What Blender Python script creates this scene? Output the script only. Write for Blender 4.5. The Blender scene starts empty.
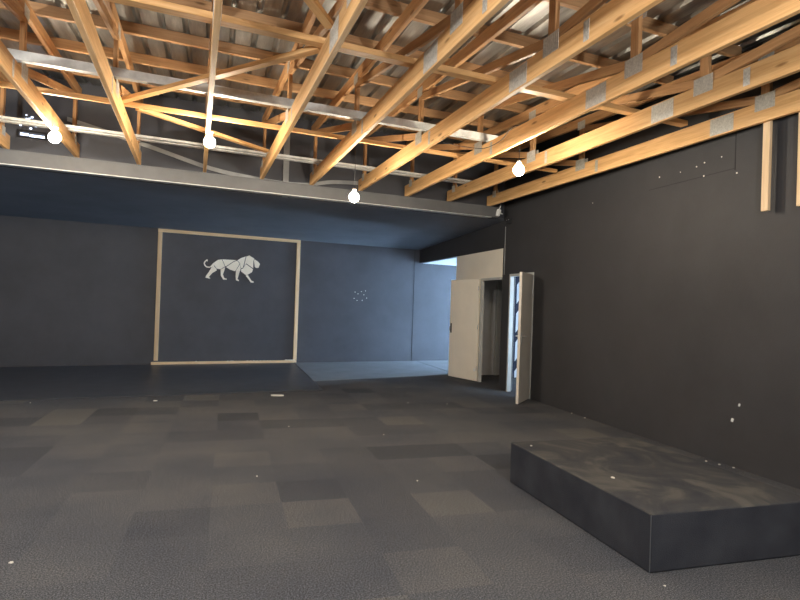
import bpy, bmesh, math, random
from mathutils import Vector, Matrix, Euler
random.seed(7)
S = bpy.context.scene
COL = S.collection

# ------------------------------------------------------------------ materials
def new_mat(name):
    m = bpy.data.materials.new(name); m.use_nodes = True
    nt = m.node_tree
    return m, nt, nt.nodes['Principled BSDF']

def nd(nt, t, **kw):
    n = nt.nodes.new(t)
    for k, v in kw.items():
        if k in n.inputs.keys(): n.inputs[k].default_value = v
        else: setattr(n, k, v)
    return n

def ramp(nt, stops):
    r = nt.nodes.new('ShaderNodeValToRGB')
    e = r.color_ramp.elements
    e[0].position, e[0].color = stops[0][0], (*stops[0][1], 1)
    e[1].position, e[1].color = stops[-1][0], (*stops[-1][1], 1)
    for p, c in stops[1:-1]:
        x = e.new(p); x.color = (*c, 1)
    return r

def plain(name, col, rough=.6, metal=0., var=.12, scale=6., bump=0., spec=.5, detail=6):
    m, nt, b = new_mat(name); L = nt.links.new
    tc = nd(nt, 'ShaderNodeTexCoord')
    n = nd(nt, 'ShaderNodeTexNoise', Scale=scale, Detail=detail, Roughness=.6)
    L(tc.outputs['Object'], n.inputs['Vector'])
    lo = tuple(c * (1 - var) for c in col); hi = tuple(min(1, c * (1 + var)) for c in col)
    r = ramp(nt, [(.3, lo), (.7, hi)])
    L(n.outputs['Fac'], r.inputs['Fac']); L(r.outputs['Color'], b.inputs['Base Color'])
    b.inputs['Roughness'].default_value = rough; b.inputs['Metallic'].default_value = metal
    b.inputs['Specular IOR Level'].default_value = spec
    if bump:
        n2 = nd(nt, 'ShaderNodeTexNoise', Scale=scale * 12, Detail=4.)
        L(tc.outputs['Object'], n2.inputs['Vector'])
        bp = nd(nt, 'ShaderNodeBump', Strength=bump, Distance=.01)
        L(n2.outputs['Fac'], bp.inputs['Height']); L(bp.outputs['Normal'], b.inputs['Normal'])
    return m

def wood(name, c0, c1, c2, rough=.55, knots=True):
    """sawn pine: grain runs along each board's own local X"""
    m, nt, b = new_mat(name); L = nt.links.new
    tc = nd(nt, 'ShaderNodeTexCoord'); oi = nd(nt, 'ShaderNodeObjectInfo')
    off = nd(nt, 'ShaderNodeVectorMath', operation='SCALE'); off.inputs[0].default_value = (37, 11, 23)
    L(oi.outputs['Random'], off.inputs['Scale'])
    add = nd(nt, 'ShaderNodeVectorMath', operation='ADD')
    L(tc.outputs['Object'], add.inputs[0]); L(off.outputs[0], add.inputs[1])
    mp = nd(nt, 'ShaderNodeMapping'); mp.inputs['Scale'].default_value = (1.2, 22, 22)
    L(add.outputs[0], mp.inputs['Vector'])
    n = nd(nt, 'ShaderNodeTexNoise', Scale=1.6, Detail=8., Roughness=.62, Distortion=.6)
    L(mp.outputs[0], n.inputs['Vector'])
    r = ramp(nt, [(.28, c0), (.5, c1), (.72, c2)])
    L(n.outputs['Fac'], r.inputs['Fac'])
    col = r.outputs['Color']
    # broad tonal drift along a board and from board to board
    n3 = nd(nt, 'ShaderNodeTexNoise', Scale=.9, Detail=2.)
    L(add.outputs[0], n3.inputs['Vector'])
    ma = nd(nt, 'ShaderNodeMath', operation='MULTIPLY_ADD'); ma.inputs[1].default_value = .30; ma.inputs[2].default_value = .72
    L(n3.outputs['Fac'], ma.inputs[0])
    mb = nd(nt, 'ShaderNodeMath', operation='MULTIPLY_ADD'); mb.inputs[1].default_value = .26
    L(oi.outputs['Random'], mb.inputs[0]); L(ma.outputs[0], mb.inputs[2])
    hsv = nd(nt, 'ShaderNodeHueSaturation'); L(mb.outputs[0], hsv.inputs['Value']); L(col, hsv.inputs['Color'])
    col = hsv.outputs['Color']
    if knots:
        mp2 = nd(nt, 'ShaderNodeMapping'); mp2.inputs['Scale'].default_value = (1.5, 6, 6)
        L(add.outputs[0], mp2.inputs['Vector'])
        v = nd(nt, 'ShaderNodeTexVoronoi', Scale=1.3); L(mp2.outputs[0], v.inputs['Vector'])
        kr = ramp(nt, [(.0, (1, 1, 1)), (.07, (.75, .75, .75)), (.13, (0, 0, 0))])
        L(v.outputs['Distance'], kr.inputs['Fac'])
        mx = nd(nt, 'ShaderNodeMixRGB'); mx.inputs['Color2'].default_value = (c0[0] * .42, c0[1] * .36, c0[2] * .3, 1)
        L(kr.outputs['Color'], mx.inputs['Fac']); L(col, mx.inputs['Color1']); col = mx.outputs[0]
    L(col, b.inputs['Base Color']); b.inputs['Roughness'].default_value = rough
    b.inputs['Specular IOR Level'].default_value = .3
    bp = nd(nt, 'ShaderNodeBump', Strength=.12, Distance=.004)
    L(n.outputs['Fac'], bp.inputs['Height']); L(bp.outputs['Normal'], b.inputs['Normal'])
    return m

def emis(name, col, strength):
    m, nt, b = new_mat(name)
    b.inputs['Base Color'].default_value = (*col, 1)
    b.inputs['Emission Color'].default_value = (*col, 1)
    b.inputs['Emission Strength'].default_value = strength
    return m

M = {}
M['pine'] = wood('pine', (.55, .295, .11), (.69, .405, .17), (.79, .50, .24))
M['web'] = wood('web_pine', (.34, .175, .075), (.46, .25, .11), (.56, .33, .155))
M['purlin'] = wood('purlin_pine', (.33, .18, .085), (.44, .255, .125), (.54, .325, .165))
M['pale'] = wood('pale_batten', (.66, .46, .26), (.74, .54, .32), (.82, .62, .40), knots=False)
M['plate'] = plain('galvanised_nail_plate', (.52, .50, .45), .5, .25, .25, 60)
M['steel'] = plain('painted_steel_channel', (.56, .57, .55), .5, .2, .22, 9)
M['beam'] = plain('grey_painted_beam', (.125, .125, .125), .6, .0, .12, 3)
M['strap'] = plain('grey_strap', (.30, .31, .31), .6, .1, .15, 5)
M['wire'] = plain('black_cable', (.02, .02, .02), .5)
M['holder'] = plain('bulb_holder', (.55, .53, .5), .4)
M['white'] = plain('white_plastic', (.80, .80, .77), .4, var=.04)
M['door'] = plain('cream_white_door', (.88, .80, .66), .5, var=.035, scale=2.5)
M['panel'] = plain('white_wall_panel', (.88, .80, .66), .55, var=.03, scale=2.5)
M['frame'] = plain('grey_door_frame', (.50, .50, .47), .45, .1, .08, 5)
M['leaf2'] = plain('beige_door_leaf', (.62, .57, .49), .5, var=.06, scale=3)
M['chrome'] = plain('satin_metal', (.62, .62, .60), .3, .8, .05)
M['lock'] = plain('black_lock', (.03, .03, .03), .4)
M['grey_wall'] = plain('grey_inner_wall', (.55, .55, .55), .7, var=.06, scale=3)
M['light_wall'] = plain('white_inner_wall', (.72, .74, .76), .7, var=.03, scale=3)
M['chip'] = plain('pale_litter', (.72, .68, .60), .7, var=.1, scale=40)
M['bulb'] = emis('bulb_glow', (1., .88, .70), 130.)
M['lion'] = plain('cream_enamel', (.93, .88, .76), .42, var=.06, scale=8)
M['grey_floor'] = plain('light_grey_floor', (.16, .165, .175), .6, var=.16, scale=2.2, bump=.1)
M['edging'] = plain('worn_black_edging', (.075, .08, .09), .7)
M['vinyl_line'] = plain('dark_threshold', (.06, .06, .065), .5)

def wall_paint(name, col, seam_w, seam_h, axis):
    """black roller-painted boards: faint roller texture, scuffs"""
    m, nt, b = new_mat(name); L = nt.links.new
    tc = nd(nt, 'ShaderNodeTexCoord')
    n = nd(nt, 'ShaderNodeTexNoise', Scale=1.1, Detail=7., Roughness=.65)
    L(tc.outputs['Object'], n.inputs['Vector'])
    r = ramp(nt, [(.3, tuple(c * .86 for c in col)), (.7, tuple(c * 1.16 for c in col))])
    L(n.outputs['Fac'], r.inputs['Fac'])
    L(r.outputs['Color'], b.inputs['Base Color'])
    b.inputs['Roughness'].default_value = .62; b.inputs['Specular IOR Level'].default_value = .35
    n2 = nd(nt, 'ShaderNodeTexNoise', Scale=60., Detail=3.)
    L(tc.outputs['Object'], n2.inputs['Vector'])
    bp = nd(nt, 'ShaderNodeBump', Strength=.25, Distance=.004)
    L(n2.outputs['Fac'], bp.inputs['Height']); L(bp.outputs['Normal'], b.inputs['Normal'])
    return m
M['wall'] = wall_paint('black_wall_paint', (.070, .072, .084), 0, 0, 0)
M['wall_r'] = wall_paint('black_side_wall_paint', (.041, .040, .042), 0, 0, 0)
M['soffit'] = wall_paint('black_ceiling_paint', (.15, .155, .175), 0, 0, 0)
M['seam'] = plain('board_joint', (.018, .018, .02), .8)

def carpet():
    m, nt, b = new_mat('charcoal_carpet_tiles'); L = nt.links.new
    tc = nd(nt, 'ShaderNodeTexCoord')
    mp = nd(nt, 'ShaderNodeMapping'); mp.inputs['Location'].default_value = (.06 * 2 + 40, .34 + 40, 0)
    mp.inputs['Scale'].default_value = (2, 2, 0); mp.inputs['Rotation'].default_value = (0, 0, math.radians(1.2))
    L(tc.outputs['Object'], mp.inputs['Vector'])
    fl = nd(nt, 'ShaderNodeVectorMath', operation='FLOOR'); L(mp.outputs[0], fl.inputs[0])
    wn = nd(nt, 'ShaderNodeTexWhiteNoise', noise_dimensions='2D'); L(fl.outputs[0], wn.inputs['Vector'])
    tr = ramp(nt, [(0, (.055, .058, .066)), (.1, (.072, .075, .084)), (.5, (.082, .085, .093)), (.88, (.090, .092, .098)), (1, (.110, .109, .108))])
    L(wn.outputs['Value'], tr.inputs['Fac'])
    # fleck of the loop pile
    n = nd(nt, 'ShaderNodeTexNoise', Scale=110., Detail=6., Roughness=.85); L(tc.outputs['Object'], n.inputs['Vector'])
    nr = ramp(nt, [(.36, (.18, .18, .18)), (.5, (.8, .8, .8)), (.64, (2.6, 2.6, 2.6))]); L(n.outputs['Fac'], nr.inputs['Fac'])
    mul = nd(nt, 'ShaderNodeMixRGB', blend_type='MULTIPLY'); mul.inputs['Fac'].default_value = 1
    L(tr.outputs['Color'], mul.inputs['Color1']); L(nr.outputs['Color'], mul.inputs['Color2'])
    # worn, dusty areas
    n4 = nd(nt, 'ShaderNodeTexNoise', Scale=.8, Detail=5.); L(tc.outputs['Object'], n4.inputs['Vector'])
    dr = ramp(nt, [(.35, (.85, .86, .9)), (.7, (1.25, 1.2, 1.12))]); L(n4.outputs['Fac'], dr.inputs['Fac'])
    mul2 = nd(nt, 'ShaderNodeMixRGB', blend_type='MULTIPLY'); mul2.inputs['Fac'].default_value = 1
    L(mul.outputs[0], mul2.inputs['Color1']); L(dr.outputs['Color'], mul2.inputs['Color2'])
    L(mul2.outputs[0], b.inputs['Base Color'])
    b.inputs['Roughness'].default_value = .95; b.inputs['Specular IOR Level'].default_value = .12
    bp = nd(nt, 'ShaderNodeBump', Strength=.5, Distance=.008); L(n.outputs['Fac'], bp.inputs['Height'])
    L(bp.outputs['Normal'], b.inputs['Normal'])
    return m
M['carpet'] = carpet()

def stage_mat():
    m, nt, b = new_mat('black_stage_carpet'); L = nt.links.new
    tc = nd(nt, 'ShaderNodeTexCoord')
    n = nd(nt, 'ShaderNodeTexNoise', Scale=2.2, Detail=7., Roughness=.62, Distortion=1.2)
    mp = nd(nt, 'ShaderNodeMapping'); mp.inputs['Scale'].default_value = (1, .9, 1.0); L(tc.outputs['Object'], mp.inputs['Vector'])
    L(mp.outputs[0], n.inputs['Vector'])
    r = ramp(nt, [(.36, (.036, .037, .042)), (.5, (.052, .051, .051)), (.6, (.082, .077, .068)), (.75, (.105, .097, .086))])
    L(n.outputs['Fac'], r.inputs['Fac'])
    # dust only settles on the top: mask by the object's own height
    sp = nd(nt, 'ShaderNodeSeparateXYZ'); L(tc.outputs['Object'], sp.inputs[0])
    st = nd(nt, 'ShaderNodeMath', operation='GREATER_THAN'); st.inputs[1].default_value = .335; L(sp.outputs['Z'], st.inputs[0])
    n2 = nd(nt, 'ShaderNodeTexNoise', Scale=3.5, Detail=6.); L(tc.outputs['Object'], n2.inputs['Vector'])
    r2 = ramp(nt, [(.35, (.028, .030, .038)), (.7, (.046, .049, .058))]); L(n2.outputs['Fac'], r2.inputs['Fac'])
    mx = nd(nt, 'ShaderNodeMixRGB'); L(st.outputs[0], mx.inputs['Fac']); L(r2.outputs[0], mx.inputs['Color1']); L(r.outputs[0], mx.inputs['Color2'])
    L(mx.outputs[0], b.inputs['Base Color']); b.inputs['Roughness'].default_value = .9; b.inputs['Specular IOR Level'].default_value = .2
    n3 = nd(nt, 'ShaderNodeTexNoise', Scale=140., Detail=3.); L(tc.outputs['Object'], n3.inputs['Vector'])
    bp = nd(nt, 'ShaderNodeBump', Strength=.5, Distance=.008); L(n3.outputs['Fac'], bp.inputs['Height']); L(bp.outputs['Normal'], b.inputs['Normal'])
    return m
M['stage'] = stage_mat()
M['vinyl'] = plain('dark_vinyl', (.052, .056, .068), .4, var=.25, scale=3.2, bump=.05)

def zinc():
    m, nt, b = new_mat('galvanised_roof_sheet'); L = nt.links.new
    tc = nd(nt, 'ShaderNodeTexCoord')
    mp = nd(nt, 'ShaderNodeMapping'); mp.inputs['Scale'].default_value = (6, .7, 1); L(tc.outputs['Object'], mp.inputs['Vector'])
    n = nd(nt, 'ShaderNodeTexNoise', Scale=2., Detail=8., Roughness=.7); L(mp.outputs[0], n.inputs['Vector'])
    r = ramp(nt, [(.3, (.20, .20, .19)), (.55, (.36, .355, .335)), (.75, (.56, .55, .52))]); L(n.outputs['Fac'], r.inputs['Fac'])
    L(r.outputs[0], b.inputs['Base Color'])
    rr = ramp(nt, [(.3, (.28, .28, .28)), (.7, (.48, .48, .48))]); L(n.outputs['Fac'], rr.inputs['Fac'])
    L(rr.outputs[0], b.inputs['Roughness']); b.inputs['Metallic'].default_value = .85
    return m
M['zinc'] = zinc()
M['day_pane'] = emis('daylight_glass', (.50, .73, 1.), 42.)
M['day_pane2'] = emis('bright_daylight_glass', (.55, .76, 1.), 2.4)
M['slot'] = emis('daylight_slot', (.62, .76, 1.), 1.6)

def chevron():
    m, nt, b = new_mat('navy_wall_with_white_chevrons'); L = nt.links.new
    tc = nd(nt, 'ShaderNodeTexCoord'); sp = nd(nt, 'ShaderNodeSeparateXYZ'); L(tc.outputs['Object'], sp.inputs[0])
    pp = nd(nt, 'ShaderNodeMath', operation='PINGPONG'); pp.inputs[1].default_value = .33; L(sp.outputs['X'], pp.inputs[0])
    ml = nd(nt, 'ShaderNodeMath', operation='MULTIPLY'); ml.inputs[1].default_value = 1.35; L(pp.outputs[0], ml.inputs[0])
    sb = nd(nt, 'ShaderNodeMath', operation='SUBTRACT'); L(sp.outputs['Z'], sb.inputs[0]); L(ml.outputs[0], sb.inputs[1])
    md = nd(nt, 'ShaderNodeMath', operation='FLOORED_MODULO'); md.inputs[1].default_value = .62; L(sb.outputs[0], md.inputs[0])
    gt = nd(nt, 'ShaderNodeMath', operation='GREATER_THAN'); gt.inputs[1].default_value = .21; L(md.outputs[0], gt.inputs[0])
    mx = nd(nt, 'ShaderNodeMixRGB'); mx.inputs['Color1'].default_value = (.012, .016, .04, 1); mx.inputs['Color2'].default_value = (.82, .84, .88, 1)
    mg = nd(nt, 'ShaderNodeMath', operation='GREATER_THAN'); mg.inputs[1].default_value = .10; L(sp.outputs['X'], mg.inputs[0])
    an = nd(nt, 'ShaderNodeMath', operation='MULTIPLY'); L(gt.outputs[0], an.inputs[0]); L(mg.outputs[0], an.inputs[1])
    L(an.outputs[0], mx.inputs['Fac']); L(mx.outputs[0], b.inputs['Base Color']); b.inputs['Roughness'].default_value = .6
    return m
M['chevron'] = chevron()

# ------------------------------------------------------------------ helpers
def link(name, me, mat, parent=None):
    o = bpy.data.objects.new(name, me); COL.objects.link(o)
    if mat is not None and not me.materials:
        me.materials.append(mat)
    if parent is not None: o.parent = parent
    return o

def bm_obj(name, bm, mat, parent=None, smooth=False):
    me = bpy.data.meshes.new(name)
    bmesh.ops.recalc_face_normals(bm, faces=bm.faces)
    bm.to_mesh(me); bm.free()
    if smooth:
        for p in me.polygons: p.use_smooth = True
    return link(name, me, mat, parent)

def add_box(bm, x0, x1, y0, y1, z0, z1):
    v = [bm.verts.new(p) for p in ((x0, y0, z0), (x1, y0, z0), (x1, y1, z0), (x0, y1, z0), (x0, y0, z1), (x1, y0, z1), (x1, y1, z1), (x0, y1, z1))]
    for f in ((0, 3, 2, 1), (4, 5, 6, 7), (0, 1, 5, 4), (1, 2, 6, 5), (2, 3, 7, 6), (3, 0, 4, 7)):
        bm.faces.new([v[i] for i in f])
    return v

def add_prism(bm, pts, z0, z1):
    """polygon footprint (x,y) extruded in z"""
    a = [bm.verts.new((x, y, z0)) for x, y in pts]; b = [bm.verts.new((x, y, z1)) for x, y in pts]
    bm.faces.new(list(reversed(a))); bm.faces.new(b)
    n = len(pts)
    for i in range(n):
        bm.faces.new((a[i], a[(i + 1) % n], b[(i + 1) % n], b[i]))

def bevel(bm, w, seg=1):
    bmesh.ops.bevel(bm, geom=bm.edges[:], offset=w, segments=seg, affect='EDGES', profile=.5)

def tag(o, label=None, cat=None, group=None, kind=None):
    if label: o['label'] = label
    if cat: o['category'] = cat
    if group: o['group'] = group
    if kind: o['kind'] = kind
    return o

def struct(o): o['kind'] = 'structure'; return o

def empty(name, loc, rz=0.):
    o = bpy.data.objects.new(name, None); COL.objects.link(o)
    o.location = loc; o.rotation_euler = (0, 0, rz); o.empty_display_size = .2
    return o

def board(name, p0, p1, w, h, mat, parent=None, bev=.003):
    """a sawn board from p0 to p1 (centre line of its section): w across, h upright"""
    p0, p1 = Vector(p0), Vector(p1); d = p1 - p0; L = d.length; d.normalize()
    bm = bmesh.new(); add_box(bm, -L / 2, L / 2, -w / 2, w / 2, -h / 2, h / 2)
    if bev: bevel(bm, bev)
    o = bm_obj(name, bm, mat, parent)
    up = Vector((0, 0, 1)) if abs(d.z) < .95 else Vector((0, 1, 0))
    y = up.cross(d).normalized(); z = d.cross(y)
    o.matrix_local = Matrix.Translation((p0 + p1) / 2) @ Matrix((d, y, z)).transposed().to_4x4()
    return o

def tube_bm(bm, pts, r, n=8):
    pts = [Vector(p) for p in pts]; rings = []
    for i, p in enumerate(pts):
        d = (pts[min(i + 1, len(pts) - 1)] - pts[max(i - 1, 0)]).normalized()
        a = d.cross(Vector((0, 0, 1)) if abs(d.z) < .9 else Vector((1, 0, 0))).normalized(); b = d.cross(a)
        rings.append([bm.verts.new(p + r * (math.cos(2 * math.pi * k / n) * a + math.sin(2 * math.pi * k / n) * b)) for k in range(n)])
    for i in range(len(rings) - 1):
        for k in range(n):
            bm.faces.new((rings[i][k], rings[i][(k + 1) % n], rings[i + 1][(k + 1) % n], rings[i + 1][k]))
    bm.faces.new(rings[0][::-1]); bm.faces.new(rings[-1])

def tube(name, pts, r, mat, parent=None, n=8):
    bm = bmesh.new(); tube_bm(bm, pts, r, n)
    return bm_obj(name, bm, mat, parent, True)

def lathe(name, prof, mat, parent=None, n=20):
    bm = bmesh.new(); rings = []
    for r, z in prof:
        if r < 1e-6: rings.append([bm.verts.new((0, 0, z))])
        else: rings.append([bm.verts.new((r * math.cos(2 * math.pi * k / n), r * math.sin(2 * math.pi * k / n), z)) for k in range(n)])
    for a, b in zip(rings[:-1], rings[1:]):
        for k in range(n):
            q = [a[k % len(a)], a[(k + 1) % n % len(a)], b[(k + 1) % n % len(b)], b[k % len(b)]]
            u = []
            for v in q:
                if v not in u: u.append(v)
            if len(u) > 2: bm.faces.new(u)
    return bm_obj(name, bm, mat, parent, True)

def smooth_path(pts, k=6):
    P = [Vector(p) for p in pts]; out = []
    for i in range(len(P) - 1):
        a, b, c, d = P[max(i - 1, 0)], P[i], P[i + 1], P[min(i + 2, len(P) - 1)]
        for j in range(k):
            t = j / k
            out.append(.5 * ((2 * b) + (c - a) * t + (2 * a - 5 * b + 4 * c - d) * t * t + (3 * b - a - 3 * c + d) * t ** 3))
    out.append(P[-1]); return out

def copy_tree(o, parent=None):
    c = o.copy(); COL.objects.link(c)
    if parent is not None: c.parent = parent
    for ch in list(o.children): copy_tree(ch, c)
    return c

# ------------------------------------------------------------------ plan of the hall (metres)
WX = lambda y: 4.832 + .0236 * y            # face of the right wall
LY = lambda x: 13.635 + .1466 * x           # face of the back wall
BY = lambda x: 8.781 + .1096 * x            # front face of the beam
BD = Vector((.994, .109, 0))                # direction of beam and purlins
LD = Vector((.9894, .1451, 0)); LN = Vector((.1451, -.9894, 0))   # along / out of the back wall
L0 = Vector((0, LY(0), 0))
def lion_pt(x, z, off=0.): return Vector((x, LY(x), z)) + LN * off

# floor
bm = bmesh.new(); add_prism(bm, [(-5.2, -3.2), (11.2, -3.2), (11.2, 15.8), (-5.2, 15.8)], -.1, 0)
struct(bm_obj('floor', bm, M['carpet']))

# back wall (continues into the side passage)
bm = bmesh.new(); add_prism(bm, [(-5.2, LY(-5.2)), (11.2, LY(11.2)), (11.2, LY(11.2) + .12), (-5.2, LY(-5.2) + .12)], 0, 3.4)
struct(bm_obj('wall_back', bm, M['wall']))
# joints between the painted boards of the back wall
def lion_strip(bm, x0, x1, z0, z1, t=.004):
    a, b = lion_pt(x0, 0, 0), lion_pt(x1, 0, 0); c, d = lion_pt(x1, 0, t), lion_pt(x0, 0, t)
    add_prism(bm, [(d.x, d.y), (c.x, c.y), (b.x, b.y), (a.x, a.y)], z0, z1)
bm = bmesh.new(); lion_strip(bm, 5.02, 5.032, 0, 2.94); lion_strip(bm, 6.55, 6.56, 0, 2.6)
struct(bm_obj('trim_1', bm, M['seam']))

# left wall and the wall behind the camera
bm = bmesh.new(); add_box(bm, -5.3, -5.2, -3.2, 13.0, 0, 4.4); struct(bm_obj('wall_left', bm, M['wall']))
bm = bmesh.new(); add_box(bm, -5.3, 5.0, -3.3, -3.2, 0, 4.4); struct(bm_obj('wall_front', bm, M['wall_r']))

# right wall with its openings
def wr(bm, y0, y1, z0, z1, t=.09):
    add_prism(bm, [(WX(y0), y0), (WX(y0) + t, y0), (WX(y1) + t, y1), (WX(y1), y1)], z0, z1)
bm = bmesh.new()
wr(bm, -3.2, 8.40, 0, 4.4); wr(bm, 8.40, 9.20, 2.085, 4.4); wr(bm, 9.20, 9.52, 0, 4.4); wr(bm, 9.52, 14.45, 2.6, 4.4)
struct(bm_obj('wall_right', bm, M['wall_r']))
bm = bmesh.new()
def wrf(bm, y0, y1, z0, z1, t=.0035):
    add_prism(bm, [(WX(y0) - t, y0), (WX(y0), y0), (WX(y1), y1), (WX(y1) - t, y1)], z0, z1)
wrf(bm, 4.46, 4.468, 2.96, 4.0); wrf(bm, 4.468, 5.7, 2.972, 2.978)
struct(bm_obj('trim_2', bm, M['seam']))
# white panelling round the left doorway
bm = bmesh.new()
wr(bm, 9.55, 10.40, 2.06, 2.592, .05); wr(bm, 10.40, 11.78, 0, 2.592, .05)
struct(bm_obj('wall_passage', bm, M['panel']))

# low black ceiling between beam and back wall
bm = bmesh.new()
q = [(-5.2, BY(-5.2) + .2, 3.1), (5.1, BY(5.1) + .2, 3.1), (5.25, LY(5.25), 2.945), (-5.2, LY(-5.2), 2.965)]
a = [bm.verts.new(p) for p in q]; b = [bm.verts.new((p[0], p[1], p[2] + .05)) for p in q]
bm.faces.new(a); bm.faces.new(b[::-1])
for i in range(4): bm.faces.new((a[i], b[i], b[(i + 1) % 4], a[(i + 1) % 4]))
struct(bm_obj('ceiling', bm, M['soffit']))
# black bulkhead above the beam
bm = bmesh.new()
add_prism(bm, [(-5.2, BY(-5.2) + .2), (5.13, BY(5.13) + .2), (5.13, BY(5.13) + .26), (-5.2, BY(-5.2) + .26)], 3.1, 4.42)
struct(bm_obj('wall_bulkhead', bm, M['wall']))

# ---- rooms beyond the right wall
bm = bmesh.new(); add_prism(bm, [(5.15, 11.74), (11.1, 11.85), (11.1, 11.95), (5.15, 11.80)], 0, 2.7); struct(bm_obj('wall_passage_side', bm, M['light_wall']))
bm = bmesh.new(); add_prism(bm, [(5.20, 7.1), (11.2, 7.1), (11.2, 15.6), (5.27, 14.6)], 2.6, 2.66); struct(bm_obj('ceiling', bm, M['light_wall']))
bm = bmesh.new()
add_box(bm, 11.0, 11.1, 11.8, 15.5, 0, 2.7); add_box(bm, 8.3, 8.4, 7.1, 11.0, 0, 2.7); struct(bm_obj('wall_passage_end', bm, M['light_wall']))
def fixed_window(name, plane, a0, a1, z0, z1, pos, pane_mat):
    """window in an outer wall: frame + bright pane; plane 'x' or 'y' is the wall's normal"""
    r = empty(name, (0, 0, 0)); struct(r)
    def bx(bm, u0, u1, w0, w1, d0, d1):
        if plane == 'x': add_box(bm, d0, d1, u0, u1, w0, w1)
        else: add_box(bm, u0, u1, d0, d1, w0, w1)
    s = -1 if plane == 'x' else 1
    lo, hi = sorted((pos, pos + s * .03))
    bm = bmesh.new(); bx(bm, a0, a1, z0, z1, lo, hi); p = bm_obj('pane', bm, pane_mat, r)
    lo, hi = sorted((pos, pos + s * .06)); bm = bmesh.new()
    for u0, u1, w0, w1 in ((a0 - .05, a0, z0 - .05, z1 + .05), (a1, a1 + .05, z0 - .05, z1 + .05), (a0, a1, z0 - .05, z0), (a0, a1, z1, z1 + .05), ((a0 + a1) / 2 - .02, (a0 + a1) / 2 + .02, z0, z1)):
        bx(bm, u0, u1, w0, w1, lo, hi)
    bm_obj('window_frame', bm, M['frame'], r)
    return r
fixed_window('window_1', 'x', 13.75, 15.0, .06, 2.35, 11.0, M['day_pane'])
# dim store behind the left doorway
bm = bmesh.new(); add_prism(bm, [(5.16, 11.46), (6.34, 11.46), (6.34, 11.52), (5.16, 11.52)], 0, 2.6); struct(bm_obj('wall_store_back', bm, M['grey_wall']))
bm = bmesh.new(); add_prism(bm, [(5.155, 9.34), (6.34, 11.52), (6.39, 11.49), (5.205, 9.30)], 0, 2.6); struct(bm_obj('wall_store_side', bm, M['grey_wall']))
bm = bmesh.new(); add_box(bm, 5.94, 6.03, 11.40, 11.46, 0, 2.08); struct(bm_obj('trim_3', bm, M['frame']))
# bright room behind the right doorway with the chevron wall
bm = bmesh.new(); add_box(bm, -.02, 2.2, 0, .06, 0, 2.6)
o = struct(bm_obj('wall_chevron', bm, M['chevron'])); o.location = (6.1, 11.0, 0)
bm = bmesh.new(); add_box(bm, 5.1, 8.4, 7.1, 7.2, 0, 2.7); struct(bm_obj('wall_room_near', bm, M['light_wall']))
fixed_window('window_2', 'y', 5.7, 7.6, .5, 2.2, 7.2, M['day_pane2'])

# strip across the passage opening
bm = bmesh.new(); add_prism(bm, [(WX(11.8) - .02, 11.8), (WX(11.8) + .03, 11.8), (WX(14.38) + .03, 14.38), (WX(14.38) - .02, 14.38)], 0, .008)
struct(bm_obj('trim_4', bm, M['vinyl_line']))

# ------------------------------------------------------------------ doors
def jamb_frame(root, y0, y1, ztop, t=.045, depth=.12, pad=.012, near=True):
    bm = bmesh.new()
    for a, b in ((y0, y0 + t), (y1 - t, y1))[0 if near else 1:]:
        add_prism(bm, [(WX(a) - pad, a), (WX(a) + depth - pad, a), (WX(b) + depth - pad, b), (WX(b) - pad, b)], 0, ztop)
    add_prism(bm, [(WX(y0 + t) - pad, y0 + t), (WX(y0 + t) + depth - pad, y0 + t), (WX(y1 - t) + depth - pad, y1 - t), (WX(y1 - t) - pad, y1 - t)], ztop - t, ztop)
    return bm_obj('door_frame', bm, M['frame'], root)

def leaf(root, hinge, free, h, th, mat, z0=.012):
    hinge, free = Vector(hinge), Vector(free); d = free - hinge; L = d.length; ang = math.atan2(d.y, d.x)
    bm = bmesh.new(); add_box(bm, 0, L, -th / 2, th / 2, z0, h); bevel(bm, .003)
    o = bm_obj('door_leaf', bm, mat, root); o.location = (hinge.x, hinge.y, 0); o.rotation_euler = (0, 0, ang)
    return o, L

d1 = struct(empty('door_1', (0, 0, 0)))
jamb_frame(d1, 9.53, 10.44, 2.06, depth=.06, near=False)
lf, L1 = leaf(d1, (WX(10.42) - .035, 10.44), (4.808, 11.30), 2.045, .042, M['door'])
# the face turned to the hall is local +y
bm = bmesh.new(); add_box(bm, L1 - .075, L1 - .028, .021, .030, .93, 1.13); bevel(bm, .004); o = bm_obj('lock', bm, M['lock'], lf)
tube('pull_handle', [(L1 - .05, .03, 1.06), (L1 - .05, .065, 1.06), (L1 - .05, .065, .98), (L1 - .05, .03, .98)], .008, M['lock'], lf)
for z in (.22, 1.05, 1.82):
    tube('hinge', [(-.006, .026, z), (-.006, .026, z + .09)], .009, M['chrome'], lf)
bm = bmesh.new(); add_box(bm, .03, .075, .021, .031, .20, .26); bevel(bm, .003); bm_obj('door_bolt', bm, M['white'], lf)

d2 = struct(empty('door_2', (0, 0, 0)))
jamb_frame(d2, 8.37, 9.22, 2.10, depth=.075)
lf, L2 = leaf(d2, (WX(8.38) - .035, 8.385), (4.515, 7.90), 2.06, .042, M['leaf2'])
for s in (-1, 1):
    y0, y1 = (.021, .030) if s > 0 else (-.030, -.021)
    bm = bmesh.new(); add_box(bm, L2 - .085, L2 - .045, y0, y1, .93, 1.12); bevel(bm, .003); bm_obj('lock_plate', bm, M['chrome'], lf)
    tube('lever_handle', [(L2 - .065, s * .028, 1.06), (L2 - .065, s * .07, 1.06), (L2 - .17, s * .07, 1.06)], .009, M['chrome'], lf)
for z in (.2, 1.0, 1.82):
    tube('hinge', [(-.008, .0, z), (-.008, .0, z + .1)], .010, M['chrome'], lf)

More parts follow.
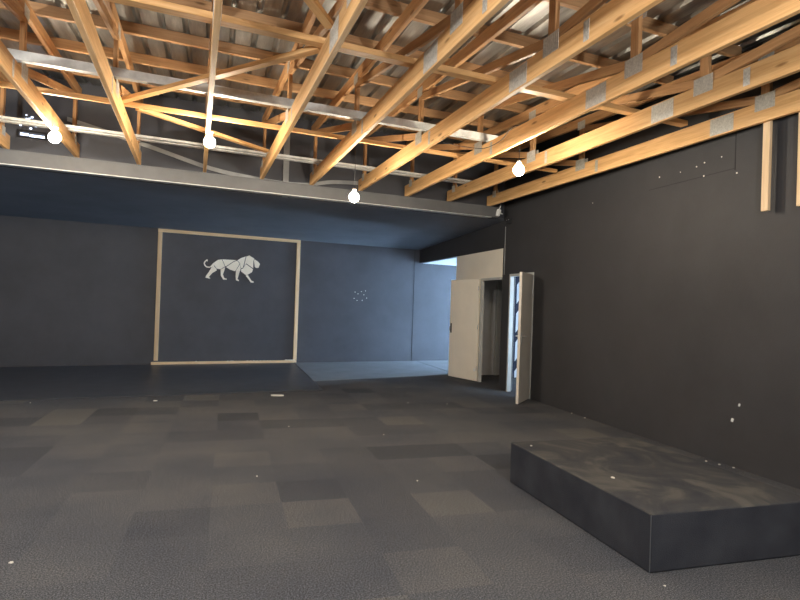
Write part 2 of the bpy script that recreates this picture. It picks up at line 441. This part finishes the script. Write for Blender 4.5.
# ------------------------------------------------------------------ dark floor below the lion
bm = bmesh.new()
yb = lambda x: 9.40 + .118 * x
pts = [(-5.15, yb(-5.15)), (1.80, yb(1.80)), (1.87, LY(1.87) - .012), (-5.15, LY(-5.15) - .012)]
add_prism(bm, pts, 0, .012)
o = bm_obj('dance_floor', bm, M['vinyl']); tag(o, 'smooth dark floor sheet laid along the foot of the lion wall', 'floor sheet')
bm = bmesh.new()  # thin area in a lighter grey than the carpet, reaching into the passage
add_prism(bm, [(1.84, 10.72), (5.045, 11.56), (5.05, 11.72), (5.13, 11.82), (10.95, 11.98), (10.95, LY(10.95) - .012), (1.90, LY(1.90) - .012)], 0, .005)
o = bm_obj('lighter_floor_area', bm, M['grey_floor']); tag(o, 'lighter grey floor area running from the dark sheet into the side passage', 'floor covering')

# ------------------------------------------------------------------ timber frame + lion on the back wall
fr = empty('wall_frame', lion_pt(.37, 0), math.atan2(LD.y, LD.x))
tag(fr, 'large pale timber batten rectangle fixed round the lion emblem on the black wall', 'frame')
def fb(name, u0, u1, z0, z1, t, back=0.):
    if u1 - u0 > z1 - z0: board(name, (u0, -back - t / 2, (z0 + z1) / 2), (u1, -back - t / 2, (z0 + z1) / 2), t, z1 - z0, M['pale'], fr)
    else:
        o = board(name, ((u0 + u1) / 2, -back - t / 2, z0), ((u0 + u1) / 2, -back - t / 2, z1), u1 - u0, t, M['pale'], fr)
        o.matrix_local = Matrix.Translation(((u0 + u1) / 2, -back - t / 2, (z0 + z1) / 2)) @ Matrix(((0, 0, -1), (0, 1, 0), (1, 0, 0))).to_4x4() @ Matrix.Diagonal((1, 1, 1, 1))
fb('top_batten', -1.58, 1.585, 2.885, 2.955, .03)
def upright(u, z0, z1, w=.085, t=.03):
    bm = bmesh.new(); add_box(bm, -(z1 - z0) / 2, (z1 - z0) / 2, -t / 2, t / 2, -w / 2, w / 2); bevel(bm, .003)
    o = bm_obj('side_batten', bm, M['pale'], fr)
    o.matrix_local = Matrix.Translation((u, -t / 2, (z0 + z1) / 2)) @ Matrix.Rotation(-math.pi / 2, 4, 'Y')
upright(-1.535, .095, 2.885); upright(1.543, .075, 2.885)
fb('ledge_batten', -1.63, 1.575, .013, .068, .055)

# lion emblem : flat enamel facets, outline in centimetre-ish picture of the emblem itself
LK = {
 'hind': [(175, 226), (201, 256), (208, 272), (165, 300), (140, 330), (131, 344), (146, 352), (141, 359), (98, 351), (104, 330), (130, 290), (152, 250)],
 'rump': [(137, 241), (170, 200), (215, 165), (253, 157), (287, 228), (244, 258), (206, 254), (181, 222), (152, 246)],
 'loin': [(259, 156), (403, 156), (370, 172), (300, 224), (291, 224)],
 'belly': [(299, 233), (372, 178), (409, 161), (437, 190), (396, 266), (388, 270), (340, 256)],
 'hindleg': [(246, 261), (290, 234), (284, 266), (270, 310), (285, 345), (312, 352), (307, 361), (275, 362), (250, 322), (247, 292)],
 'foreleg': [(402, 264), (440, 197), (449, 243), (438, 280), (428, 320), (421, 349), (438, 361), (432, 371), (405, 363), (400, 320)],
 'mane': [(413, 157), (450, 131), (499, 111), (471, 231), (453, 238), (441, 186)],
 'crown': [(505, 110), (535, 100), (588, 129), (579, 150), (579, 229), (506, 183), (484, 212)],
 'chest': [(503, 191), (577, 238), (570, 270), (525, 299), (508, 305), (455, 270), (455, 246), (474, 237)],
 'face': [(590, 136), (625, 155), (650, 180), (635, 222), (615, 225), (597, 216), (585, 150)],
 'forefoot': [(503, 309), (526, 303), (545, 330), (567, 359), (592, 369), (588, 380), (560, 379), (530, 340)],
}
le = empty('lion_emblem', lion_pt(.37, 2.207), math.atan2(LD.y, LD.x))
tag(le, 'flat cream geometric lion emblem walking right inside the timber rectangle', 'emblem')
LU = lambda px, py: ((px - 364) * .00218 + .012, (232 - py) * .00223 + .0)
bm = bmesh.new()
for k, P in LK.items():
    pts = [LU(*p) for p in P]
    cx = sum(p[0] for p in pts) / len(pts); cz = sum(p[1] for p in pts) / len(pts)
    tx, tz = random.uniform(-.03, .03), random.uniform(-.03, .03)
    fr_ = [bm.verts.new((u, -.014 + (u - cx) * tx + (z - cz) * tz, z)) for u, z in pts]
    bk = [bm.verts.new((u, -.001, z)) for u, z in pts]
    bm.faces.new(fr_); bm.faces.new(bk[::-1])
    for i in range(len(pts)): bm.faces.new((fr_[i], bk[i], bk[(i + 1) % len(pts)], fr_[(i + 1) % len(pts)]))
bm_obj('body', bm, M['lion'], le)
tp3 = [Vector((LU(p.x, p.y)[0], 0, LU(p.x, p.y)[1])) for p in [Vector((q[0], q[1], 0)) for q in [(v.x, v.y) for v in smooth_path([(114, 176, 0), (100, 178, 0), (88, 190, 0), (82, 205, 0), (86, 222, 0), (98, 236, 0), (112, 243, 0), (140, 243, 0)], 4)]]]
bm = bmesh.new(); prev = None
for i, p in enumerate(tp3):
    d = (tp3[min(i + 1, len(tp3) - 1)] - tp3[max(i - 1, 0)]).normalized(); nrm = Vector((d.z, 0, -d.x)) * (.013 if i > 3 else .02)
    ring = [bm.verts.new(p + nrm * s + Vector((0, y, 0))) for s, y in ((1, -.013), (-1, -.013), (-1, -.001), (1, -.001))]
    if prev:
        for k in range(4): bm.faces.new((prev[k], prev[(k + 1) % 4], ring[(k + 1) % 4], ring[k]))
    else: bm.faces.new(ring)
    prev = ring
bm.faces.new(prev[::-1]); bm_obj('tail', bm, M['lion'], le)

# ------------------------------------------------------------------ steel beam under the trusses
bo = empty('steel_beam', (0, BY(0), 3.1), math.atan2(BD.y, BD.x))
tag(bo, 'long grey painted steel beam carrying the truss ends above the lion wall', 'beam')
bm = bmesh.new(); add_box(bm, -5.2, 4.86, .012, .022, .012, .188); bm_obj('web', bm, M['beam'], bo)
bm = bmesh.new(); add_box(bm, -5.2, 4.86, 0, .12, .188, .2); bm_obj('top_flange', bm, M['beam'], bo)
bm = bmesh.new(); add_box(bm, -5.2, 4.70, -.014, .12, 0, .012); bm_obj('bottom_flange', bm, M['steel'], bo)

# ------------------------------------------------------------------ trusses
RZ = .03
def ztop(rel): return 4.05 - .041 * (rel - 1.7)
TLEN = 10.9
def make_truss():
    r = empty('roof_truss', (0, 0, 0))
    board('bottom_chord', (0, 0, .095), (0, -TLEN, .095), .045, .19, M['pine'], r)
    tz = lambda rel: ztop(rel) - 3.3
    board('top_chord', (0, 0, tz(0) + .06), (0, -TLEN, tz(TLEN) + .06), .045, .12, M['web'], r)
    V = (.27, 2.66, 5.36, 7.8, 10.3)
    for v in V:
        o = board('vertical_web', (0, -v, .19), (0, -v, tz(v)), .09, .038, M['web'], r)
        o.matrix_local = Matrix.Translation((0, -v, (.19 + tz(v)) / 2)) @ Matrix.Rotation(-math.pi / 2, 4, 'Y') @ Matrix.Rotation(0, 4, 'X')
    def diag(foot, top):
        s = 1 if top > foot else -1
        board('diagonal_web', (0, -(foot + s * .09), .225), (0, -(top - s * .05), tz(top) - .05), .038, .08, M['web'], r)
    diag(2.66, .27); diag(5.36, 2.66); diag(5.36, 7.8); diag(10.3, 7.8)
    def plate(v, w, z0, z1, ribs):
        for sx in (-1, 1):
            bm = bmesh.new(); x0 = sx * .0235
            n = max(2, int(w / .024)); pw = w / n
            for k in range(n):
                a = -v - w / 2 + k * pw
                add_box(bm, min(x0, x0 + sx * .002), max(x0, x0 + sx * .002), a, a + pw * .72, z0, z1)
            add_box(bm, min(x0 - sx * .001, x0 + sx * .0008), max(x0 - sx * .001, x0 + sx * .0008), -v - w / 2, -v + w / 2, z0, z1)
            bm_obj('nail_plate', bm, M['plate'], r)
    for v in V[1:4]: plate(v, .20, .11, .255, 1)
    plate(.27, .12, .13, .24, 1)
    plate(4.90, .27, .012, .180, 1); plate(5.78, .06, .03, .17, 1); plate(3.0, .05, .02, .17, 1)
    plate(2.66, .16, tz(2.66) - .04, tz(2.66) + .07, 1); plate(5.36, .16, tz(5.36) - .04, tz(5.36) + .07, 1)
    return r
truss0 = make_truss()
TR = [(4.64, 'roof truss running closest to the right wall, pale battens hanging from it'),
      (3.825, 'second roof truss from the right wall, with the bare bulb just under its side'),
      (3.02, 'third roof truss from the right wall, with the black cable looped along it'),
      (2.195, 'fourth roof truss from the right wall, right of the low hanging bulb'),
      (1.39, 'fifth roof truss from the right wall, left of the low hanging bulb'),
      (.625, 'sixth roof truss from the right wall, met by the slanting timber braces'),
      (-.188, 'roof truss seen almost upright above the frame, bulb under its far end'),
      (-1.05, 'roof truss next left of the almost upright truss, no bulb on it'),
      (-1.80, 'roof truss at the upper left with a bulb glowing under its end'),
      (-2.58, 'roof truss whose far end only just shows at the left picture edge')]
truss_roots = []
for i, (x, lab) in enumerate(TR):
    o = truss0 if i == 0 else copy_tree(truss0)
    o.location = (x, BY(x) + .09, 3.3); o.rotation_euler = (0, 0, RZ)
    tag(o, lab, 'roof truss', 'timber roof trusses resting on the steel beam')
    truss_roots.append(o)

# ------------------------------------------------------------------ members lying across the trusses
def cross_pts(rel_off, x0, x1):
    return [Vector((x, BY(x) + .09 - rel_off, 0)) for x in (x0, x1)]
def cross(name, rel, x0, x1, z, w, h, mat, label, cat):
    a, b = cross_pts(rel, x0, x1)
    o = board(name, (a.x, a.y, z + h / 2), (b.x, b.y, z + h / 2), w, h, mat)
    return tag(o, label, cat)
cross('timber_batten', 4.49, -2.9, 4.70, 3.4905, .09, .05, M['pine'], 'long pine batten crossing over the trusses nearest the camera, high in the picture', 'batten')
cross('timber_batten', 2.09, -2.9, 4.70, 3.4905, .045, .05, M['pine'], 'thin pine batten crossing over the trusses between grey steel channel and beam', 'batten')
def channel(name, rel, x0, x1, z, w, h, mat, label):
    a, b = cross_pts(rel, x0, x1); L = (b - a).length
    prof = [(-w / 2, 0), (w / 2, 0), (w / 2, h), (w / 2 - .012, h), (w / 2 - .012, .01), (-w / 2 + .01, .01), (-w / 2 + .01, h), (-w / 2, h)]
    bm = bmesh.new()
    A = [bm.verts.new((0, p[0], p[1])) for p in prof]; B = [bm.verts.new((L, p[0], p[1])) for p in prof]
    bm.faces.new(A); bm.faces.new(B[::-1])
    for i in range(len(prof)): bm.faces.new((A[i], A[(i + 1) % len(prof)], B[(i + 1) % len(prof)], B[i]))
    o = bm_obj(name, bm, mat); o.location = (a.x, a.y, z); o.rotation_euler = (0, 0, math.atan2(b.y - a.y, b.x - a.x))
    return tag(o, label, 'steel channel')
channel('steel_channel', 2.79, -2.9, 3.3, 3.537, .07, .085, M['steel'], 'pale grey steel channel crossing over the trusses, the wide one in mid roof')
channel('steel_channel', .70, -2.9, 4.2, 3.4905, .07, .045, M['steel'], 'narrow pale steel channel crossing over the truss ends, nearest to the beam')
channel('steel_channel', .84, -2.9, 4.2, 3.4905, .04, .03, M['steel'], 'thinnest pale steel rail, running just in front of the narrow channel by the beam')
def brace(p, q, z, w, h, label):
    o = board('timber_brace', (*p, z + h / 2), (*q, z + h / 2), w, h, M['pine']); return tag(o, label, 'timber brace')
brace((-.98, 6.57), (.74, 4.55), 3.4905, .075, .04, 'slanting pine brace rising to the right across the almost upright truss')
brace((-.85, 6.76), (.62, 7.98), 3.4905, .07, .04, 'slanting pine brace falling to the right behind the bulb on the upright truss')
brace((.36, 3.55), (.74, 4.16), 3.4905, .07, .04, 'short slanting pine brace at the top picture edge by the sixth truss from right')

# purlins on the top chords
PUR = ['purlin nearest the black bulkhead, lowest in the picture', 'second purlin out from the bulkhead', 'third purlin out from the bulkhead', 'fourth purlin out from the bulkhead', 'fifth purlin out from the bulkhead, near the top of the picture', 'sixth purlin out from the bulkhead, at the top picture edge']
for i in range(10):
    rel = .62 + .88 * i
    lab = PUR[i] if i < 6 else None
    a, b = cross_pts(rel, -4.6, 4.86); z = ztop(rel) + .12 + .001
    if i > 5: continue
    o = board('roof_purlin', (a.x, a.y, z + .055), (b.x, b.y, z + .055), .05, .11, M['purlin'])
    tag(o, 'brown timber ' + lab, 'purlin', 'purlins under the metal roof')

# corrugated roof
bm = bmesh.new(); prof = []; x = -5.3
while x < 5.35:
    for dx, dz in ((0, .0), (.16, .0), (.178, .036), (.208, .036), (.226, 0)):
        if dx < .22: prof.append((x + dx, dz))
    x += .226
def zr(y, x): return ztop(BY(x) + .09 - y) + .12 + .112
rows = []
for y in (-3.3, 3.0, 9.6):
    rows.append([bm.verts.new((px, y, zr(y, px) + dz)) for px, dz in prof])
for r0, r1 in zip(rows[:-1], rows[1:]):
    for i in range(len(prof) - 1): bm.faces.new((r0[i], r0[i + 1], r1[i + 1], r1[i]))
ro = struct(bm_obj('ceiling', bm, M['zinc']))
so = ro.modifiers.new('thick', 'SOLIDIFY'); so.thickness = .004; so.offset = 1

# ------------------------------------------------------------------ bare bulbs
def bulb_profile(r):
    return [(r * math.sin(a), -r * math.cos(a)) for a in [math.pi * k / 14 for k in range(13)]] + [(r * .40, r * 1.12), (r * .38, r * 1.2), (0, r * 1.21)]
def make_bulb(loc, top, label, r=.062):
    x, y, z = loc
    e = empty('bare_bulb', loc); tag(e, label, 'light bulb', 'bare bulbs under the trusses')
    lathe('glass_bulb', bulb_profile(r), M['bulb'], e)
    lathe('bulb_holder', [(0, r * 1.15), (.026, r * 1.15), (.024, r * 1.15 + .03), (.011, r * 1.15 + .04), (0, r * 1.15 + .04)], M['holder'], e)
    z0 = r * 1.15 + .038
    if top - z - z0 > .03:
        tube('cord', [(0, 0, z0), (.002, 0, (z0 + top - z) / 2), (0, 0, top - z)], .0035, M['wire'], e, 6)
    else:
        lathe('ceiling_rose', [(0, z0 - .005), (.035, z0 - .005), (.035, top - z - .0005), (0, top - z - .0005)], M['holder'], e)
    return e
make_bulb((1.62, 7.0, 2.81), 3.489, 'glowing bare bulb hanging lowest, on a long cord left of the fourth truss')
make_bulb((3.155, 5.64, 3.02), 3.46, 'glowing bare bulb on a short cord from the truss with the looped black cable')
make_bulb((-.10, 6.58, 3.185), 3.3, 'glowing bare bulb under the far end of the almost upright truss')
make_bulb((-1.705, 7.12, 3.185), 3.3, 'glowing bare bulb furthest left, under the upper left truss')
# black cable looping along the third truss
P = [(2.30, 6.33, 3.50), (2.52, 6.31, 3.43), (2.78, 6.28, 3.395), (2.98, 6.15, 3.37), (3.045, 5.86, 3.40), (3.06, 5.72, 3.47), (3.09, 5.64, 3.502), (3.14, 5.635, 3.50), (3.152, 5.64, 3.475)]
tag(tube('power_cable', smooth_path(P), .004, M['wire'], n=6), 'thin black power cable drooping between trusses to the right hand bulb', 'cable')

# ------------------------------------------------------------------ bits on bulkhead, beam and right wall
def bulk(x, z, off): return Vector((x, BY(x) + .2 - off, z))
# vertical grey stud on the bulkhead and the sagging strap
bm = bmesh.new(); add_box(bm, -.045, .045, -.03, 0, 3.1, 4.2)
o = bm_obj('wall_stud', bm, M['strap']); p = bulk(1.0, 0, .001); o.location = (p.x, p.y, 0); o.rotation_euler = (0, 0, math.atan2(BD.y, BD.x))
tag(o, 'upright grey stud on the black bulkhead above the lion', 'stud')
sp = smooth_path([(-1.95, 0, 3.83), (-1.0, 0, 3.62), (-.1, 0, 3.40), (.55, 0, 3.33), (.95, 0, 3.31), (1.35, 0, 3.33), (1.75, 0, 3.42), (2.3, 0, 3.46)], 5)
bm = bmesh.new(); prev = None
for p in sp:
    q = bulk(p.x, p.z, .05); ring = [bm.verts.new(q + Vector((0, dy, dz))) for dy, dz in ((0, -.03), (0, .03), (.006, .03), (.006, -.03))]
    if prev:
        for k in range(4): bm.faces.new((prev[k], prev[(k + 1) % 4], ring[(k + 1) % 4], ring[k]))
    else: bm.faces.new(ring)
    prev = ring
bm.faces.new(prev[::-1]); tag(bm_obj('sagging_strap', bm, M['strap']), 'long grey strap sagging across the bulkhead just above the beam', 'strap')
# bright slot in the bulkhead, far left
w = empty('window_3', bulk(-2.33, 3.56, 0), math.atan2(BD.y, BD.x)); struct(w)
bm = bmesh.new()
for u0, u1, z0, z1 in ((-.15, -.06, -.012, .012), (-.045, .12, -.020, .004)): add_box(bm, u0, u1, -.012, -.002, z0, z1)
bm_obj('pane', bm, M['slot'], w)
bm = bmesh.new()
for k in range(16):
    u = random.uniform(-.17, .10); z = .13 + random.uniform(-.05, .13); s = random.uniform(.006, .014)
    add_box(bm, u - s, u + s, -.008, -.001, z - s * .7, z + s * .7)
bm_obj('perforated_pane', bm, M['slot'], w)
bm = bmesh.new()
for u0, u1, z0, z1 in ((-.19, .15, .035, .055), (-.19, .15, -.045, -.028), (-.19, -.17, -.028, .035), (.13, .15, -.028, .035)): add_box(bm, u0, u1, -.02, 0, z0, z1)
bm_obj('window_frame', bm, M['seam'], w)

# security sensor at the right end of the beam
s = empty('security_sensor', (4.795, BY(4.795) - .002, 3.20)); s.rotation_euler = (0, math.radians(14), .1)
tag(s, 'small white security sensor on the beam end in the top corner', 'sensor')
bm = bmesh.new(); add_box(bm, -.032, .032, -.075, -.012, -.07, .055); bevel(bm, .012, 2); bm_obj('sensor_body', bm, M['white'], s)
bm = bmesh.new(); add_box(bm, -.02, .02, -.012, .006, -.02, .02); bm_obj('bracket', bm, M['white'], s)
tube('arm', [(0, -.04, .05), (.012, -.04, .10), (.018, -.02, .155)], .011, M['white'], s)
tube('adjusting_knob', [(.03, -.045, .0), (.085, -.045, -.005)], .012, M['white'], s)
j = empty('junction_box', (WX(9.28), 9.28, 3.06)); tag(j, 'small black junction box in the corner under the white sensor', 'junction box')
bm = bmesh.new(); add_box(bm, -.05, 0, -.06, .06, -.05, .05); bevel(bm, .006); bm_obj('box_body', bm, M['seam'], j)
for y, z in ((-.035, .02), (.035, .02)):
    tube('screw', [(-.051, y, z), (-.056, y, z)], .007, M['chrome'], j)
tag(tube('conduit', [(WX(9.44) - .008, 9.44, 2.98), (WX(9.44) - .008, 9.44, 2.1)], .008, M['strap']), 'thin grey conduit running down the wall above the two doors', 'conduit')

# pale battens hanging from the truss nearest the right wall
for y, lab in ((4.035, 'pale batten hanging down the right wall, the whole one left of the picture edge'), (3.70, 'pale batten hanging down at the right picture edge, cut off by it')):
    bm = bmesh.new(); add_box(bm, -.45, .45, -.017, .017, -.036, .036); bevel(bm, .003)
    o = bm_obj('hanging_batten', bm, M['pale'])
    x = 4.64 + .03 * (BY(4.64) + .09 - y) + .0225 + .0185
    o.matrix_world = Matrix.Translation((x, y, 2.475 + .45)) @ Matrix.Rotation(math.pi / 2, 4, 'X') @ Matrix.Rotation(-math.pi / 2, 4, 'Z').inverted() if False else Matrix.Translation((x, y, 2.475 + .45)) @ Matrix(((0, 1, 0), (0, 0, 1), (1, 0, 0))).to_4x4()
    tag(o, lab, 'batten', 'pale battens hanging on the right wall')

# small white pieces on the right wall
def wall_bit(y, z, w, h, lab):
    bm = bmesh.new(); add_box(bm, -.012, 0, -w / 2, w / 2, -h / 2, h / 2); bevel(bm, .003)
    o = bm_obj('wall_plug', bm, M['white']); o.location = (WX(y) - .0005, y, z); o.rotation_euler = (.3, 0, 0); tag(o, lab, 'wall plug')
wall_bit(4.327, .622, .018, .028, 'upper of two small white plugs low on the right wall above the stage')
wall_bit(4.403, .46, .026, .036, 'lower of two small white plugs low on the right wall above the stage')
for y, z in ((5.195, 3.09), (4.963, 3.10), (4.854, 3.12), (4.859, 2.978), (4.44, 2.923), (4.632, 3.13), (6.82, 3.0), (5.524, 3.1)):
    bm = bmesh.new(); tube_bm(bm, [(0, 0, 0), (-.005, 0, 0)], random.uniform(.005, .009), 7)
    o = bm_obj('filler_spot', bm, M['chip']); o.location = (WX(y), y, z)
    tag(o, 'tiny pale filler spot high on the black right wall', 'filler spot', 'filler spots on the right wall')
for du, z in ((3.36, 1.60), (3.46, 1.72), (3.55, 1.78), (3.62, 1.70), (3.70, 1.62), (3.44, 1.55), (3.58, 1.56), (3.66, 1.80), (3.38, 1.76)):
    p = lion_pt(du, z, .0); bm = bmesh.new(); tube_bm(bm, [(0, 0, 0), LN * .005], .012, 7)
    o = bm_obj('paint_spot', bm, M['chip']); o.location = p
    tag(o, 'tiny pale spot in the cluster right of the timber rectangle', 'paint spot', 'pale spots on the back wall')

# ------------------------------------------------------------------ stage
st = empty('stage', (2.430, 2.690, 0), -.028)
tag(st, 'low black carpeted stage platform standing near the right wall', 'stage')
bm = bmesh.new(); add_box(bm, 0, 1.235, 0, 1.73, 0, .345)
bevel(bm, .012, 3); bm_obj('platform', bm, M['stage'], st)
bm = bmesh.new(); add_box(bm, -.004, .0, -.004, .0, .004, .335)
bm_obj('corner_edging', bm, M['edging'], st)

# ------------------------------------------------------------------ litter
def chip(x, y, z, s, lab, group=None, name='litter_chip', el=1.):
    bm = bmesh.new(); n = random.randint(5, 7)
    for k in range(n): pass
    pts = [(s * el * math.cos(2 * math.pi * k / n) * random.uniform(.6, 1.1), s * math.sin(2 * math.pi * k / n) * random.uniform(.6, 1.1)) for k in range(n)]
    add_prism(bm, pts, 0, s * .5)
    o = bm_obj(name, bm, M['chip']); o.location = (x, y, z); o.rotation_euler = (0, 0, random.uniform(-.4, .4))
    tag(o, lab, 'litter chip', group)
chip(-1.013, 3.672, .0, .013, 'pale scrap on the carpet at lower left, by itself')
chip(.99, 9.118, .0, .04, 'long pale scrap lying along the front edge of the dark floor', el=3)
chip(-.745, 8.866, .0, .02, 'pale scrap on the carpet before the dark floor, below the frame', el=1.6)
chip(2.575, 4.248, .345, .012, 'pale scrap on the stage top near its far left corner')
chip(2.671, 3.328, .345, .014, 'pale scrap on the stage top in its middle')
for y, d in ((7.14, .02), (6.81, .03)): chip(WX(y) - d, y, 0, .012, 'white crumb by the foot of the right wall before the stage', 'crumbs along the right wall')
for y, d in ((4.61, .11), (4.48, .07), (4.36, .02)): chip(WX(y) - d, y, 0, .012, 'white crumb by the foot of the right wall behind the stage', 'crumbs behind the stage')
for u in (-.72, -.70, -.02, .05, .09, .42, .50, .57, .64, .72, .80, .88, .95, 1.02, 1.33, 1.38, 1.42, 1.46, 1.50):
    big = 1.9 if u > 1.3 else 1.
    p = lion_pt(.37, 0) + LD * u + LN * .03
    chip(p.x, p.y, .068, .013 * big * random.uniform(.8, 1.3), 'white plaster crumb on the bottom batten of the timber rectangle', 'crumbs on the bottom batten', el=1.3)
for x, y in ((3.435, 8.108), (2.86, 8.265), (1.9, 6.3), (.9, 6.9), (1.7, 4.6), (2.411, 2.55), (-2.3, 8.9), (.4, 5.0)):
    chip(x, y, 0, .008, 'tiny pale crumb lying on the open carpet', 'crumbs on the carpet')

# ------------------------------------------------------------------ light
def lamp(name, loc, watts, col=(1., .98, .95), r=.06):
    l = bpy.data.lights.new(name, 'POINT'); l.energy = watts; l.color = col; l.shadow_soft_size = r
    o = bpy.data.objects.new(name, l); o.location = loc; COL.objects.link(o)
# added unseen fill lamps, standing in for bulbs of the hall's near half
lamp('hall_fill_lamp', (2.3, .6, 2.75), 56); lamp('hall_fill_lamp', (-.9, 1.9, 2.95), 56); lamp('hall_fill_lamp', (-3.3, 4.6, 2.95), 56)
lamp('hall_fill_lamp', (1.0, -1.4, 2.95), 56)

W = bpy.data.worlds.new('world'); S.world = W; W.use_nodes = True
bg = W.node_tree.nodes['Background']; bg.inputs['Color'].default_value = (.5, .65, 1, 1); bg.inputs['Strength'].default_value = .3

# ------------------------------------------------------------------ camera
cam = bpy.data.cameras.new('camera'); co = bpy.data.objects.new('camera', cam); COL.objects.link(co)
cam.sensor_fit = 'HORIZONTAL'; cam.sensor_width = 36.; cam.lens = 575. / 800. * 36.; cam.clip_start = .05
yaw, pit, rol = math.radians(17.95), math.radians(.39), math.radians(1.925)
f = Vector((math.sin(yaw) * math.cos(pit), math.cos(yaw) * math.cos(pit), math.sin(pit)))
rt = Vector((math.cos(yaw), -math.sin(yaw), 0)); up = rt.cross(f)
r2 = rt * math.cos(rol) + up * math.sin(rol); u2 = -rt * math.sin(rol) + up * math.cos(rol)
co.matrix_world = Matrix.Translation((0, 0, 1.5)) @ Matrix((r2, u2, -f)).transposed().to_4x4()
S.camera = co
S.view_settings.view_transform = 'Standard'; S.view_settings.look = 'None'
S.view_settings.exposure = 2.1; S.view_settings.gamma = 1.0; S.view_settings.use_curve_mapping = False
